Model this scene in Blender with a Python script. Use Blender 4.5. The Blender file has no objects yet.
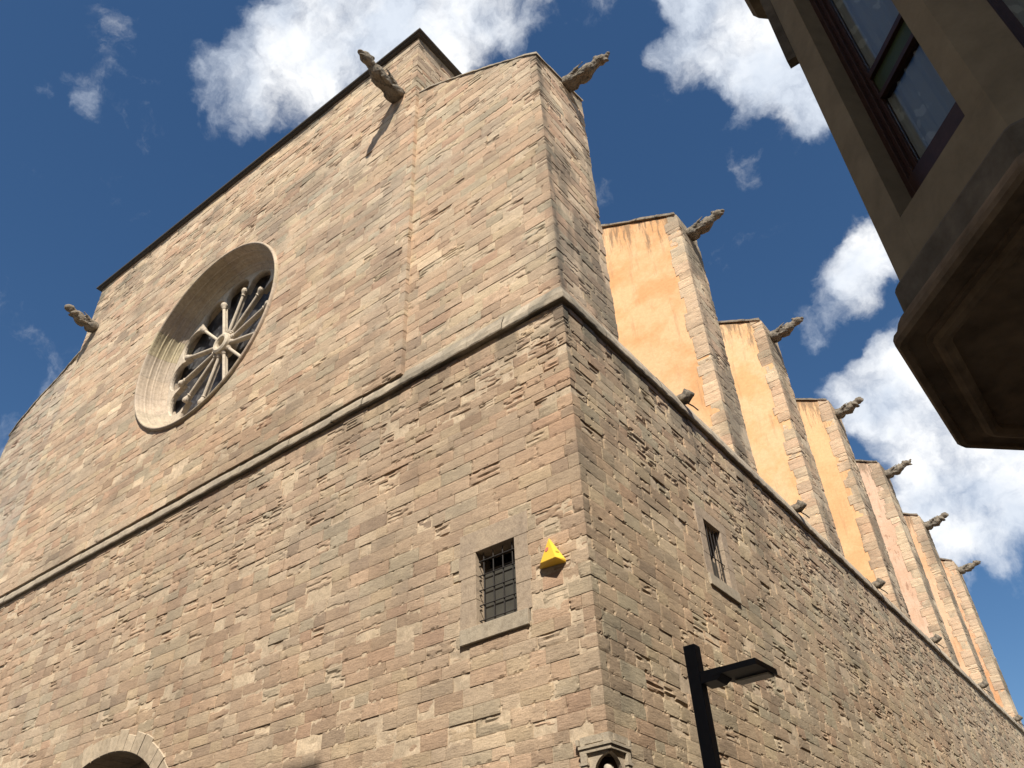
import bpy, bmesh, math
import numpy as np
from mathutils import Vector, Matrix, noise as mnoise

S = bpy.context.scene
COL = S.collection
rad = math.radians

# ------------------------------------------------------------------ camera
cam_d = bpy.data.cameras.new("camera"); cam = bpy.data.objects.new("camera", cam_d); COL.objects.link(cam)
cam_d.sensor_width = 36.0; cam_d.lens = 29.361; cam_d.clip_start = 0.05; cam_d.clip_end = 2000
CR = Vector((0.79274913, 0.6082369, -0.03995855)); CU = Vector((0.40104645, -0.47109294, 0.7856419)); CF = Vector((-0.4590322, 0.63884216, 0.61738977))
m = Matrix.Identity(4)
for i in range(3):
    m[i][0] = CR[i]; m[i][1] = CU[i]; m[i][2] = -CF[i]
m.translation = Vector((6.21, -10.492, 1.6))
cam.matrix_world = m
S.camera = cam

# ------------------------------------------------------------------ sun, sky, exposure
S.view_settings.view_transform = 'Standard'; S.view_settings.look = 'None'
S.view_settings.gamma = 1.0; S.view_settings.use_curve_mapping = False
S.view_settings.exposure = 0.62
S.render.resolution_x = 1024; S.render.resolution_y = 768
SUN_EL = math.asin(0.7399); SUN_AZ = rad(145.4)      # azimuth measured from +y towards +x
to_sun = Vector((math.sin(SUN_AZ)*math.cos(SUN_EL), math.cos(SUN_AZ)*math.cos(SUN_EL), math.sin(SUN_EL)))
sd = bpy.data.lights.new("sun", 'SUN'); sun = bpy.data.objects.new("sun", sd); COL.objects.link(sun)
sd.energy = 5.0; sd.angle = rad(0.53); sd.color = (1.0, 0.93, 0.82)
sun.rotation_euler = to_sun.to_track_quat('Z', 'Y').to_euler(); sun.location = (20, -30, 60)

W = bpy.data.worlds.new("World"); S.world = W; W.use_nodes = True
wt = W.node_tree; wn = wt.nodes; wl = wt.links
for n in list(wn): wn.remove(n)
def WN(t, **k):
    n = wn.new(t)
    for a, b in k.items(): setattr(n, a, b)
    return n
def wmath(op, a, b=None, c=None, clamp=False):
    n = WN('ShaderNodeMath', operation=op, use_clamp=clamp)
    for i, v in enumerate((a, b, c)):
        if v is None: continue
        if isinstance(v, (int, float)): n.inputs[i].default_value = v
        else: wl.new(v, n.inputs[i])
    return n.outputs[0]
sky = WN('ShaderNodeTexSky', sky_type='NISHITA'); sky.sun_disc = False
sky.sun_elevation = SUN_EL; sky.sun_rotation = SUN_AZ
sky.air_density = 1.0; sky.dust_density = 0.5; sky.ozone_density = 2.2; sky.altitude = 300
tc = WN('ShaderNodeTexCoord')
wz = WN('ShaderNodeTexNoise'); wz.inputs['Scale'].default_value = 7; wz.inputs['Detail'].default_value = 6; wz.inputs['Roughness'].default_value = 0.6
wl.new(tc.outputs['Generated'], wz.inputs['Vector'])
vs = WN('ShaderNodeVectorMath', operation='SUBTRACT'); wl.new(wz.outputs['Color'], vs.inputs[0]); vs.inputs[1].default_value = (.5, .5, .5)
vm = WN('ShaderNodeVectorMath', operation='SCALE'); wl.new(vs.outputs[0], vm.inputs[0]); vm.inputs['Scale'].default_value = 0.11
va = WN('ShaderNodeVectorMath', operation='ADD'); wl.new(tc.outputs['Generated'], va.inputs[0]); wl.new(vm.outputs[0], va.inputs[1])
vn = WN('ShaderNodeVectorMath', operation='NORMALIZE'); wl.new(va.outputs[0], vn.inputs[0])
# cloud banks: directions in the world, angular radius, thickness
CLOUDS = [(-0.4579, 0.2737, 0.8458, 0.0633, 1), (-0.3715, 0.3061, 0.8765, 0.0653, 1), (-0.522, 0.2575, 0.8131, 0.0441, 0.7), (-0.3053, 0.3621, 0.8807, 0.0531, 0.75), (-0.2508, 0.3993, 0.8819, 0.0369, 0.9), (-0.3599, 0.3747, 0.8545, 0.0435, 0.8), (-0.3731, 0.2467, 0.8944, 0.0814, 1), (-0.3042, 0.2952, 0.9057, 0.0819, 0.8), (-0.6259, 0.0872, 0.775, 0.0319, 0.26), (-0.6216, 0.1157, 0.7748, 0.0233, 0.16), (-0.531, 0.2043, 0.8224, 0.0201, 0.3), (-0.6179, 0.1524, 0.7713, 0.0173, 0.3), (-0.1938, 0.4412, 0.8762, 0.0336, 0.33), (-0.0851, 0.5383, 0.8384, 0.0463, 1), (-0.0525, 0.5769, 0.8151, 0.051, 1), (-0.0384, 0.632, 0.7741, 0.0270, 0.75), (-0.0813, 0.5004, 0.862, 0.0455, 1), (-0.0258, 0.5145, 0.8571, 0.0686, 1), (-0.1391, 0.5255, 0.8393, 0.0275, 0.6), (-0.0013, 0.5856, 0.8106, 0.0591, 0.8), (-0.0858, 0.7671, 0.6358, 0.0338, 0.85), (-0.0433, 0.7558, 0.6534, 0.0391, 0.9), (-0.1314, 0.7761, 0.6167, 0.026, 0.6), (-0.0151, 0.7544, 0.6562, 0.0303, 0.8), (-0.0869, 0.8475, 0.5236, 0.056, 1), (-0.1177, 0.8294, 0.5462, 0.0337, 0.8), (-0.07, 0.8936, 0.4433, 0.0722, 1), (-0.0481, 0.9164, 0.3973, 0.0466, 0.9), (-0.0665, 0.868, 0.4921, 0.0642, 1), (0.009, 0.8846, 0.4663, 0.0824, 1), (-0.1456, 0.8235, 0.5483, 0.0278, 0.6), (-0.0786, 0.8175, 0.5706, 0.0249, 0.6), (-0.036, 0.9008, 0.4328, 0.0655, 1), (-0.1129, 0.9026, 0.4154, 0.0395, 0.8), (-0.8273, 0.2533, 0.5015, 0.0266, 0.4), (-0.1216, 0.9239, 0.3628, 0.0174, 0.4)]
inv = None
for cx, cy, cz, r, s in CLOUDS:
    d = WN('ShaderNodeVectorMath', operation='DOT_PRODUCT'); wl.new(vn.outputs[0], d.inputs[0]); d.inputs[1].default_value = (cx, cy, cz)
    mr = WN('ShaderNodeMapRange', interpolation_type='SMOOTHSTEP'); wl.new(d.outputs['Value'], mr.inputs['Value'])
    mr.inputs['From Min'].default_value = math.cos(r*1.45); mr.inputs['From Max'].default_value = math.cos(r*.25)
    mr.inputs['To Min'].default_value = 1.0; mr.inputs['To Max'].default_value = 1.0-s
    inv = mr.outputs[0] if inv is None else wmath('MULTIPLY', inv, mr.outputs[0])
mask = wmath('SUBTRACT', 1.0, inv)
n1 = WN('ShaderNodeTexNoise'); n1.inputs['Scale'].default_value = 13; n1.inputs['Detail'].default_value = 12; n1.inputs['Roughness'].default_value = 0.62
wl.new(va.outputs[0], n1.inputs['Vector'])
t = wmath('MULTIPLY_ADD', n1.outputs['Fac'], 2.2, -1.27)
t = wmath('MULTIPLY_ADD', mask, 1.02, t)
dens = WN('ShaderNodeMapRange', interpolation_type='SMOOTHSTEP'); wl.new(t, dens.inputs['Value'])
dens.inputs['From Min'].default_value = 0.02; dens.inputs['From Max'].default_value = 1.08
n2 = WN('ShaderNodeTexNoise'); n2.inputs['Scale'].default_value = 9; n2.inputs['Detail'].default_value = 5
wl.new(tc.outputs['Generated'], n2.inputs['Vector'])
cr = WN('ShaderNodeValToRGB'); wl.new(n2.outputs['Fac'], cr.inputs[0])
cr.color_ramp.elements[0].position = .42; cr.color_ramp.elements[0].color = (9.0, 9.8, 11.0, 1)
cr.color_ramp.elements[1].position = .58; cr.color_ramp.elements[1].color = (13.0, 13.1, 13.2, 1)
hs = WN('ShaderNodeHueSaturation'); hs.inputs['Saturation'].default_value = 1.20; hs.inputs['Value'].default_value = 1.22
wl.new(sky.outputs[0], hs.inputs['Color'])
mx = WN('ShaderNodeMix', data_type='RGBA'); wl.new(dens.outputs[0], mx.inputs[0]); wl.new(hs.outputs[0], mx.inputs[6]); wl.new(cr.outputs[0], mx.inputs[7])
bg = WN('ShaderNodeBackground'); bg.inputs['Strength'].default_value = 0.056
wl.new(mx.outputs[2], bg.inputs[0])
wo = WN('ShaderNodeOutputWorld'); wl.new(bg.outputs[0], wo.inputs[0])

# ------------------------------------------------------------------ tags and object helpers
def tag(o, label=None, cat=None, group=None, kind=None):
    if label: o['label'] = label
    if cat: o['category'] = cat
    if group: o['group'] = group
    if kind: o['kind'] = kind
    return o
def empty(name, loc=(0, 0, 0), parent=None):
    o = bpy.data.objects.new(name, None); COL.objects.link(o); o.location = loc
    o.empty_display_size = .3
    if parent: o.parent = parent
    return o
def link(name, me, mats, parent=None, world=True):
    o = bpy.data.objects.new(name, me); COL.objects.link(o)
    for mt in (mats if isinstance(mats, (list, tuple)) else [mats]):
        me.materials.append(mt)
    if parent:
        o.parent = parent
        if world: o.matrix_parent_inverse = Matrix.Translation(-abs_loc(parent))
    return o
def abs_loc(o):
    v = Vector(o.location)
    while o.parent:
        v = v + o.matrix_parent_inverse.translation; o = o.parent; v = v + Vector(o.location)
    return v
def np_mesh(name, V, F, colors=None, mat_idx=None, smooth=False):
    V = np.asarray(V, dtype=np.float32); F = np.asarray(F, dtype=np.int32)
    me = bpy.data.meshes.new(name)
    me.vertices.add(len(V)); me.vertices.foreach_set('co', V.ravel())
    me.loops.add(F.size); me.loops.foreach_set('vertex_index', F.ravel())
    me.polygons.add(len(F)); me.polygons.foreach_set('loop_start', np.arange(0, F.size, 4, dtype=np.int32))
    if mat_idx is not None: me.polygons.foreach_set('material_index', np.asarray(mat_idx, dtype=np.int32))
    me.polygons.foreach_set('use_smooth', np.full(len(F), smooth))
    if colors is not None:
        a = me.attributes.new('tone', 'FLOAT_COLOR', 'POINT')
        c = np.ones((len(V), 4), dtype=np.float32); c[:, :3] = colors
        a.data.foreach_set('color', c.ravel())
    me.update(calc_edges=True)
    return me
class MB:
    def __init__(s): s.bm = bmesh.new()
    def box(s, x0, x1, y0, y1, z0, z1, bev=0.0, M=None):
        r = bmesh.ops.create_cube(s.bm, size=1.0)
        T = Matrix.Translation(((x0+x1)/2, (y0+y1)/2, (z0+z1)/2)) @ Matrix.Diagonal((abs(x1-x0), abs(y1-y0), abs(z1-z0), 1))
        if M is not None: T = M @ T
        bmesh.ops.transform(s.bm, matrix=T, verts=r['verts'])
        if bev:
            es = list({e for v in r['verts'] for e in v.link_edges})
            bmesh.ops.bevel(s.bm, geom=es, offset=bev, segments=2, affect='EDGES', profile=.5)
        return s
    def quad(s, pts):
        s.bm.faces.new([s.bm.verts.new(p) for p in pts]); return s
    def prism(s, loop, axis, a, b):
        """extrude a 2D loop along axis (0,1,2) from a to b"""
        def P(p, t):
            l = list(p); l.insert(axis, t); return l
        A = [s.bm.verts.new(P(p, a)) for p in loop]; B = [s.bm.verts.new(P(p, b)) for p in loop]
        n = len(loop)
        s.bm.faces.new(A); s.bm.faces.new(B[::-1])
        for i in range(n): s.bm.faces.new([A[i], B[i], B[(i+1) % n], A[(i+1) % n]])
        return s
    def tube(s, pts, r, n=8, caps=True):
        rings = []
        pts = [Vector(p) for p in pts]
        rs = r if isinstance(r, (list, tuple)) else [r]*len(pts)
        for i, p in enumerate(pts):
            d = (pts[min(i+1, len(pts)-1)]-pts[max(i-1, 0)]).normalized()
            q = d.to_track_quat('Z', 'Y')
            rings.append([s.bm.verts.new(p + q @ Vector((math.cos(a)*rs[i], math.sin(a)*rs[i], 0))) for a in [2*math.pi*k/n for k in range(n)]])
        for A, B in zip(rings, rings[1:]):
            for k in range(n): s.bm.faces.new([A[k], A[(k+1) % n], B[(k+1) % n], B[k]])
        if caps: s.bm.faces.new(rings[0][::-1]); s.bm.faces.new(rings[-1])
        return s
    def build(s, name, mat, parent=None, smooth=False):
        bmesh.ops.recalc_face_normals(s.bm, faces=s.bm.faces[:])
        me = bpy.data.meshes.new(name); s.bm.to_mesh(me); s.bm.free()
        if smooth:
            for p in me.polygons: p.use_smooth = True
        return link(name, me, mat, parent)

# ------------------------------------------------------------------ numpy noise
def _h(ix, iy, seed):
    n = (ix.astype(np.int64)*374761393 + iy.astype(np.int64)*668265263 + seed*1274126177) & 0xffffffff
    n = ((n ^ (n >> 13))*1274126177) & 0xffffffff
    n = (n ^ (n >> 16)) & 0xffffffff
    return n.astype(np.float64)/4294967295.0
def vnoise(x, y, seed=0):
    ix = np.floor(x); iy = np.floor(y); fx = x-ix; fy = y-iy
    fx = fx*fx*(3-2*fx); fy = fy*fy*(3-2*fy)
    a = _h(ix, iy, seed); b = _h(ix+1, iy, seed); c = _h(ix, iy+1, seed); d = _h(ix+1, iy+1, seed)
    return (a*(1-fx)+b*fx)*(1-fy)+(c*(1-fx)+d*fx)*fy
def fbm(x, y, seed=0, o=4, g=.5):
    t = 0; a = 1; w = 0
    for i in range(o):
        t = t+a*vnoise(x*2**i+17.3*i, y*2**i-9.1*i, seed+i); w += a; a *= g
    return t/w
def sstep(a, b, x):
    t = np.clip((x-a)/(b-a), 0, 1); return t*t*(3-2*t)

# ------------------------------------------------------------------ materials
def newmat(name):
    mt = bpy.data.materials.new(name); mt.use_nodes = True
    nt = mt.node_tree; b = nt.nodes['Principled BSDF']
    return mt, nt, b
def N(nt, t, **k):
    n = nt.nodes.new(t)
    for a, v in k.items(): setattr(n, a, v)
    return n
def noise_node(nt, vec, scale, detail=6, rough=.6):
    n = N(nt, 'ShaderNodeTexNoise'); n.inputs['Scale'].default_value = scale; n.inputs['Detail'].default_value = detail; n.inputs['Roughness'].default_value = rough
    nt.links.new(vec, n.inputs['Vector']); return n
def ramp(nt, fac, stops):
    r = N(nt, 'ShaderNodeValToRGB'); nt.links.new(fac, r.inputs[0])
    e = r.color_ramp.elements
    while len(e) < len(stops): e.new(.5)
    for k, (p, c) in enumerate(stops):
        e[k].position = p; e[k].color = (*c, 1) if len(c) == 3 else c
    return r
def mixc(nt, fac, a, b, mode='MIX'):
    n = N(nt, 'ShaderNodeMix', data_type='RGBA', blend_type=mode)
    if isinstance(fac, (int, float)): n.inputs[0].default_value = fac
    else: nt.links.new(fac, n.inputs[0])
    for i, v in ((6, a), (7, b)):
        if isinstance(v, tuple): n.inputs[i].default_value = (*v, 1)
        else: nt.links.new(v, n.inputs[i])
    return n.outputs[2]
def stone_mat(name, mul=(1, 1, 1), use_tone=True, base=(.4, .33, .25), bump=.5, strata=True, lichen=0.0, nscale=1.0):
    mt, nt, b = newmat(name)
    co = N(nt, 'ShaderNodeTexCoord').outputs['Object']
    mp = N(nt, 'ShaderNodeMapping'); nt.links.new(co, mp.inputs[0]); mp.inputs['Scale'].default_value = (1, 1, 5 if strata else 1)
    nA = noise_node(nt, mp.outputs[0], 7*nscale, 8, .65)
    nB = noise_node(nt, co, 38*nscale, 6, .7)
    nC = noise_node(nt, co, .8*nscale, 5, .6)
    if use_tone:
        at = N(nt, 'ShaderNodeAttribute', attribute_name='tone'); c = at.outputs['Color']
    else:
        rgb = N(nt, 'ShaderNodeRGB'); rgb.outputs[0].default_value = (*base, 1); c = rgb.outputs[0]
    c = mixc(nt, 1.0, c, ramp(nt, nA.outputs['Fac'], [(.25, (.70, .68, .66)), (.5, (1, 1, 1)), (.78, (1.22, 1.2, 1.16))]).outputs[0], 'MULTIPLY')
    c = mixc(nt, 1.0, c, ramp(nt, nB.outputs['Fac'], [(.28, (.72, .70, .68)), (.5, (1, 1, 1)), (.75, (1.15, 1.15, 1.13))]).outputs[0], 'MULTIPLY')
    c = mixc(nt, 1.0, c, ramp(nt, nC.outputs['Fac'], [(.3, (.84*mul[0], .84*mul[1], .86*mul[2])), (.7, (1.1*mul[0], 1.09*mul[1], 1.06*mul[2]))]).outputs[0], 'MULTIPLY')
    if strata:      # thin dark splits along the bedding
        mp3 = N(nt, 'ShaderNodeMapping'); nt.links.new(co, mp3.inputs[0]); mp3.inputs['Scale'].default_value = (1.3, 1.3, 9)
        nK = noise_node(nt, mp3.outputs[0], 3.1, 5, .62)
        c = mixc(nt, 1.0, c, ramp(nt, nK.outputs['Fac'], [(.300, (.30, .28, .26)), (.335, (1, 1, 1))]).outputs[0], 'MULTIPLY')
        nP = noise_node(nt, mp3.outputs[0], 9, 4, .6)
        c = mixc(nt, 1.0, c, ramp(nt, nP.outputs['Fac'], [(.27, (.45, .42, .4)), (.31, (1, 1, 1))]).outputs[0], 'MULTIPLY')
    if lichen > 0:
        nL = noise_node(nt, co, 3.2*nscale, 9, .72)
        f = ramp(nt, nL.outputs['Fac'], [(.62-.25*lichen, (0, 0, 0)), (.72-.2*lichen, (1, 1, 1))]).outputs[0]
        c = mixc(nt, f, c, (.085, .08, .07))
    nt.links.new(c, b.inputs['Base Color'])
    b.inputs['Roughness'].default_value = .92; b.inputs['Specular IOR Level'].default_value = .15
    ad = N(nt, 'ShaderNodeMath', operation='MULTIPLY_ADD'); nt.links.new(nB.outputs['Fac'], ad.inputs[0]); ad.inputs[1].default_value = .45; nt.links.new(nA.outputs['Fac'], ad.inputs[2])
    bp = N(nt, 'ShaderNodeBump'); bp.inputs['Strength'].default_value = bump; bp.inputs['Distance'].default_value = .03
    nt.links.new(ad.outputs[0], bp.inputs['Height']); nt.links.new(bp.outputs[0], b.inputs['Normal'])
    return mt
def simple(name, col, rough=.6, metal=0.0, var=.12, scale=6, bump=.1, spec=.4, dark=None):
    mt, nt, b = newmat(name)
    co = N(nt, 'ShaderNodeTexCoord').outputs['Object']
    n = noise_node(nt, co, scale, 7, .65)
    lo = tuple(x*(1-var) for x in col) if dark is None else dark
    r = ramp(nt, n.outputs['Fac'], [(.3, lo), (.7, tuple(min(1, x*(1+var)) for x in col))])
    nt.links.new(r.outputs[0], b.inputs['Base Color'])
    b.inputs['Roughness'].default_value = rough; b.inputs['Metallic'].default_value = metal; b.inputs['Specular IOR Level'].default_value = spec
    bp = N(nt, 'ShaderNodeBump'); bp.inputs['Strength'].default_value = bump; bp.inputs['Distance'].default_value = .02
    nt.links.new(n.outputs['Fac'], bp.inputs['Height']); nt.links.new(bp.outputs[0], b.inputs['Normal'])
    return mt
def plaster_mat(name, base, stain, peel, amt):
    mt, nt, b = newmat(name)
    co = N(nt, 'ShaderNodeTexCoord').outputs['Object']
    a = noise_node(nt, co, .75, 6, .6); f = noise_node(nt, co, 9, 7, .7)
    mp = N(nt, 'ShaderNodeMapping'); nt.links.new(co, mp.inputs[0]); mp.inputs['Scale'].default_value = (2.6, 2.6, .35)
    st = noise_node(nt, mp.outputs[0], 1.6, 6, .7)
    c = mixc(nt, ramp(nt, a.outputs['Fac'], [(.44, (0, 0, 0)), (.60, (1, 1, 1))]).outputs[0], base, stain)
    c = mixc(nt, 1.0, c, ramp(nt, f.outputs['Fac'], [(.3, (.88, .87, .85)), (.7, (1.06, 1.06, 1.05))]).outputs[0], 'MULTIPLY')
    mp2 = N(nt, 'ShaderNodeMapping'); nt.links.new(co, mp2.inputs[0]); mp2.inputs['Scale'].default_value = (1, 1, .45)
    p = noise_node(nt, mp2.outputs[0], 3.4, 9, .68)
    c = mixc(nt, ramp(nt, p.outputs['Fac'], [(amt, (0, 0, 0)), (amt+.03, (1, 1, 1))]).outputs[0], c, peel)
    c = mixc(nt, ramp(nt, st.outputs['Fac'], [(.56, (0, 0, 0)), (.74, (.6, .6, .6))]).outputs[0], c, (.38, .23, .13))
    # drip marks hanging from the coping
    sx = N(nt, 'ShaderNodeSeparateXYZ'); nt.links.new(co, sx.inputs[0])
    mz = N(nt, 'ShaderNodeMath', operation='MULTIPLY_ADD'); nt.links.new(sx.outputs['X'], mz.inputs[0]); mz.inputs[1].default_value = .5; nt.links.new(sx.outputs['Z'], mz.inputs[2])
    mr = N(nt, 'ShaderNodeMapRange'); nt.links.new(mz.outputs[0], mr.inputs['Value']); mr.inputs['From Min'].default_value = 20.6; mr.inputs['From Max'].default_value = 23.5
    mp4 = N(nt, 'ShaderNodeMapping'); nt.links.new(co, mp4.inputs[0]); mp4.inputs['Scale'].default_value = (4.5, 4.5, .5)
    dn = noise_node(nt, mp4.outputs[0], 1.4, 7, .75)
    dm = N(nt, 'ShaderNodeMath', operation='MULTIPLY_ADD'); nt.links.new(mr.outputs[0], dm.inputs[0]); dm.inputs[1].default_value = .26; nt.links.new(dn.outputs['Fac'], dm.inputs[2])
    c = mixc(nt, ramp(nt, dm.outputs[0], [(.66, (0, 0, 0)), (.76, (.75, .75, .75))]).outputs[0], c, (.20, .15, .10))
    nt.links.new(c, b.inputs['Base Color']); b.inputs['Roughness'].default_value = .95; b.inputs['Specular IOR Level'].default_value = .1
    bp = N(nt, 'ShaderNodeBump'); bp.inputs['Strength'].default_value = .25; bp.inputs['Distance'].default_value = .03
    nt.links.new(f.outputs['Fac'], bp.inputs['Height']); nt.links.new(bp.outputs[0], b.inputs['Normal'])
    return mt

M_stone = stone_mat('ashlar_stone', bump=.42)
M_mortar = stone_mat('mortar', bump=.35, strata=False)
M_trim = stone_mat('trim_stone', use_tone=False, base=(.40, .335, .255), bump=.3, strata=False, nscale=1.3)
M_trimgrey = stone_mat('grey_window_stone', use_tone=False, base=(.37, .318, .245), bump=.35, strata=False, nscale=1.5)
M_course = stone_mat('moulding_stone', use_tone=True, bump=.35, strata=False, nscale=1.2)
M_rose = stone_mat('rose_limestone', use_tone=True, bump=.25, strata=False, nscale=1.1)
M_spoke = stone_mat('spoke_limestone', use_tone=False, base=(.50, .43, .34), bump=.2, strata=False)
M_garg = stone_mat('gargoyle_stone', use_tone=False, base=(.22, .19, .15), bump=1.0, strata=False, lichen=.5, nscale=2.2)
M_cope = stone_mat('weathered_coping', use_tone=False, base=(.27, .235, .185), bump=.7, strata=False, lichen=.5, nscale=1.6)
M_dark = simple('dark_interior', (.012, .012, .014), rough=.8, spec=.1)
M_roof = simple('dark_roof_edge', (.05, .045, .04), rough=.7)
M_tile = simple('terrace_tiles', (.33, .2, .13), rough=.9, scale=9)
M_lintel = stone_mat('brown_window_stone', use_tone=False, base=(.375, .30, .225), bump=.35, strata=False, nscale=1.5)
M_iron = simple('dark_iron', (.045, .04, .037), rough=.6, metal=.3, scale=30)
M_lamp = simple('charcoal_paint', (.018, .02, .023), rough=.42, scale=14, var=.2, bump=.02)
M_led = simple('led_lens', (.62, .56, .45), rough=.35, scale=40, bump=.05)
M_pane = simple('dull_pane', (.06, .057, .048), rough=.5, scale=5)

# ------------------------------------------------------------------ masonry built stone by stone
PAL = np.array([(.445, .350, .262), (.450, .338, .250), (.425, .350, .268), (.465, .380, .275), (.375, .285, .212), (.395, .345, .265), (.520, .432, .325), (.410, .292, .215), (.335, .265, .205)])
PALP = np.array([.24, .19, .2, .1, .08, .08, .05, .03, .03])
class Path:
    def __init__(s, pts, zero):
        P = np.array(pts, float); s.P = P
        L = np.hypot(*(P[1:]-P[:-1]).T); U = np.r_[0, np.cumsum(L)]; s.U = U-U[zero]
        T = (P[1:]-P[:-1])/L[:, None]; s.Nn = np.c_[T[:, 1], -T[:, 0]]
    def __call__(s, u, h):
        k = np.clip(np.searchsorted(s.U, u, side='right')-1, 0, len(s.Nn)-1)
        f = (u-s.U[k])/(s.U[k+1]-s.U[k])
        xy = s.P[k]+(s.P[k+1]-s.P[k])*f[:, None]
        n = s.Nn[k].copy()
        for j in range(1, len(s.U)-1):
            w = np.abs(u-s.U[j]) < 1e-4
            a, b = s.Nn[j-1], s.Nn[j]; c = 1+a@b
            n[w] = (a+b)/c
        return xy+n*h[:, None]
def masonry(name, path, u0, u1, z0, z1, seed, parent, course=(.24, .33), length=(.36, .85), top=None, hole=None, du=lambda u: .05,
            erode=None, amp=.009, stain=None, tint=(1, 1, 1), ragged=0.0, joint=.006, mdepth=lambda u, z: .010, mcol=(.46, .385, .29), mu=None, contrast=1.0, vis=None, mat=None, tintf=None):
    rs = np.random.RandomState(seed)
    UU, ZZ, B, EU, EZ, RING, Fs, HB = [], [], [], [], [], [], [], []
    base = 0; nb = 0; z = z0
    brk = [x for x in path.U[1:-1] if u0+.02 < x < u1-.02]
    bcol = []; boff = []; bero = []; btilt = []
    while z < z1-.02:
        ch = rs.uniform(*course)
        if rs.rand() < .12: ch *= .7
        zt = min(z+ch, z1)
        if z1-zt < .09: zt = z1
        a = u0+(rs.uniform(0, ragged) if ragged else 0)
        end = u1-(rs.uniform(0, ragged) if ragged and len(path.U) > 3 else 0)
        first = not ragged
        while a < end-.01:
            L = rs.uniform(*length)*(ch/.28)**.5
            if first: L *= rs.uniform(.4, 1); first = False
            b = a+L
            for c in brk:
                if abs(b-c) < .16: b = c+(.22 if b > c else -.22)
            if end-b < .14: b = end
            um = (a+b)/2
            ok = True
            if top is not None and z > max(top(a), top(b))-.01: ok = False
            if ok and hole is not None and hole(um, (z+zt)/2, a, b, z, zt) == 2: ok = False
            if ok and vis is not None and not vis(um, zt): ok = False
            if ok:
                d = du(um)
                j = joint*rs.uniform(.6, 1.5)
                ni = max(2, int(round((b-a)/d)))
                us = np.r_[a+j*.6, a+j, np.linspace(a+j, b-j, ni+1)[1:-1], b-j, b-j*.6]
                if b >= end-1e-6 and not ragged: us[-1] = b; us[-2] = b-.002
                for c in brk:
                    if a < c < b: us = np.sort(np.r_[us[np.abs(us-c) > .012], c])
                nv = max(4, int(round((zt-z)/min(d, .042))))
                vs_ = np.r_[z+j*.5, z+j*.8, np.linspace(z+j, zt-j, nv+1)[1:-1], zt-j*.8, zt-j*.5]
                gu, gz = np.meshgrid(us, vs_, indexing='ij')
                ring = np.zeros(gu.shape); ring[0, :] = ring[-1, :] = 1; ring[:, 0] = ring[:, -1] = 1
                n_u, n_v = gu.shape
                idx = base+np.arange(n_u*n_v).reshape(n_u, n_v)
                Fs.append(np.stack([idx[:-1, :-1], idx[1:, :-1], idx[1:, 1:], idx[:-1, 1:]], -1).reshape(-1, 4))
                UU.append(gu.ravel()); ZZ.append(gz.ravel()); RING.append(ring.ravel()); B.append(np.full(gu.size, nb))
                EU.append(np.minimum(gu-a, b-gu).ravel()); EZ.append(np.minimum(gz-z, zt-gz).ravel()); HB.append(((gz-z)/(zt-z)).ravel())
                base += gu.size; nb += 1
                c = PAL[rs.choice(len(PAL), p=PALP)]*(1+rs.normal(0, .055))
                c = np.array([.425, .34, .255])*(1-contrast)+c*contrast
                bcol.append(c); 
                e = erode(um, (z+zt)/2) if erode else .15
                er = rs.rand() < e
                boff.append(rs.normal(0, .0035)-(rs.uniform(.008, .03) if er and rs.rand() < .35 else 0)); bero.append(1.0 if er else 0.0)
                btilt.append((rs.normal(0, .012), rs.normal(0, .014)))
            a = b
        z = zt
    U = np.concatenate(UU); Z = np.concatenate(ZZ); Bi = np.concatenate(B); R = np.concatenate(RING)
    eu = np.concatenate(EU); ez = np.concatenate(EZ); F = np.concatenate(Fs); hb = np.concatenate(HB)
    bcol = np.array(bcol); boff = np.array(boff); bero = np.array(bero); btilt = np.array(btilt)
    er = bero[Bi]
    ed = np.minimum(eu, ez)
    h = boff[Bi]+btilt[Bi, 1]*(hb-.5)*.3
    uo = U+Bi*3.71
    h += amp*(fbm(uo*2.2, Z*7, seed, 4, .6)-.5)*2
    s = fbm(uo*1.6, Z*24+fbm(uo*1.5, Z*2, seed+5)*2.0, seed+9, 3, .5)
    h -= er*(.026*sstep(.56, .64, s)+.010*(fbm(uo*5, Z*24, seed+3, 3)-.3))
    h -= (.002+.010*er+.004*fbm(uo*6, Z*9, seed+21, 2))*np.exp(-ed/.014)
    chip = sstep(.66, .72, fbm(U*9, Z*11, seed+33, 3))*np.exp(-ed/.025)
    h -= .022*chip
    h = np.clip(h, -.065, .022)
    h = np.where(R > .5, -.085, h)
    col = bcol[Bi]*(1+.26*(fbm(uo*3, Z*12, seed+40, 3)-.5))[:, None]
    grey = fbm(U*.5+3, Z*.5, seed+50, 4)
    col = col*(1-.10*sstep(.4, .7, grey))[:, None]
    lean = fbm(U*.28+9, Z*.35, seed+53, 3)[:, None]-.5
    col = col*(1+lean*np.array([.02, -.03, -.08])*2)
    if stain is not None:
        sv = np.clip(stain(U, Z), 0, 1)[:, None]
        col = col*(1-sv)+np.array([.105, .10, .085])*sv
    if tintf is not None:
        tf_ = tintf(U); col = col*(tf_ if tf_.ndim == 2 else tf_[:, None])
    col = col*np.array(tint)
    zc = Z.copy()
    if top is not None:
        tp = np.array([top(x) for x in U]); zc = np.minimum(Z, tp)
    keep = np.ones(len(F), bool)
    if top is not None: keep &= ~(np.all(Z[F] > tp[F]+1e-6, axis=1))
    if hole is not None:
        cu = U[F].mean(1); cz = Z[F].mean(1)
        keep &= np.array([hole(x, y, x, x, y, y) == 0 for x, y in zip(cu, cz)])
    F = F[keep]
    xy = path(U, h)
    V = np.c_[xy, zc]
    nstone = len(V)
    # bed of mortar behind the stones
    m0, m1 = (u0, u1) if mu is None else mu
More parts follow.
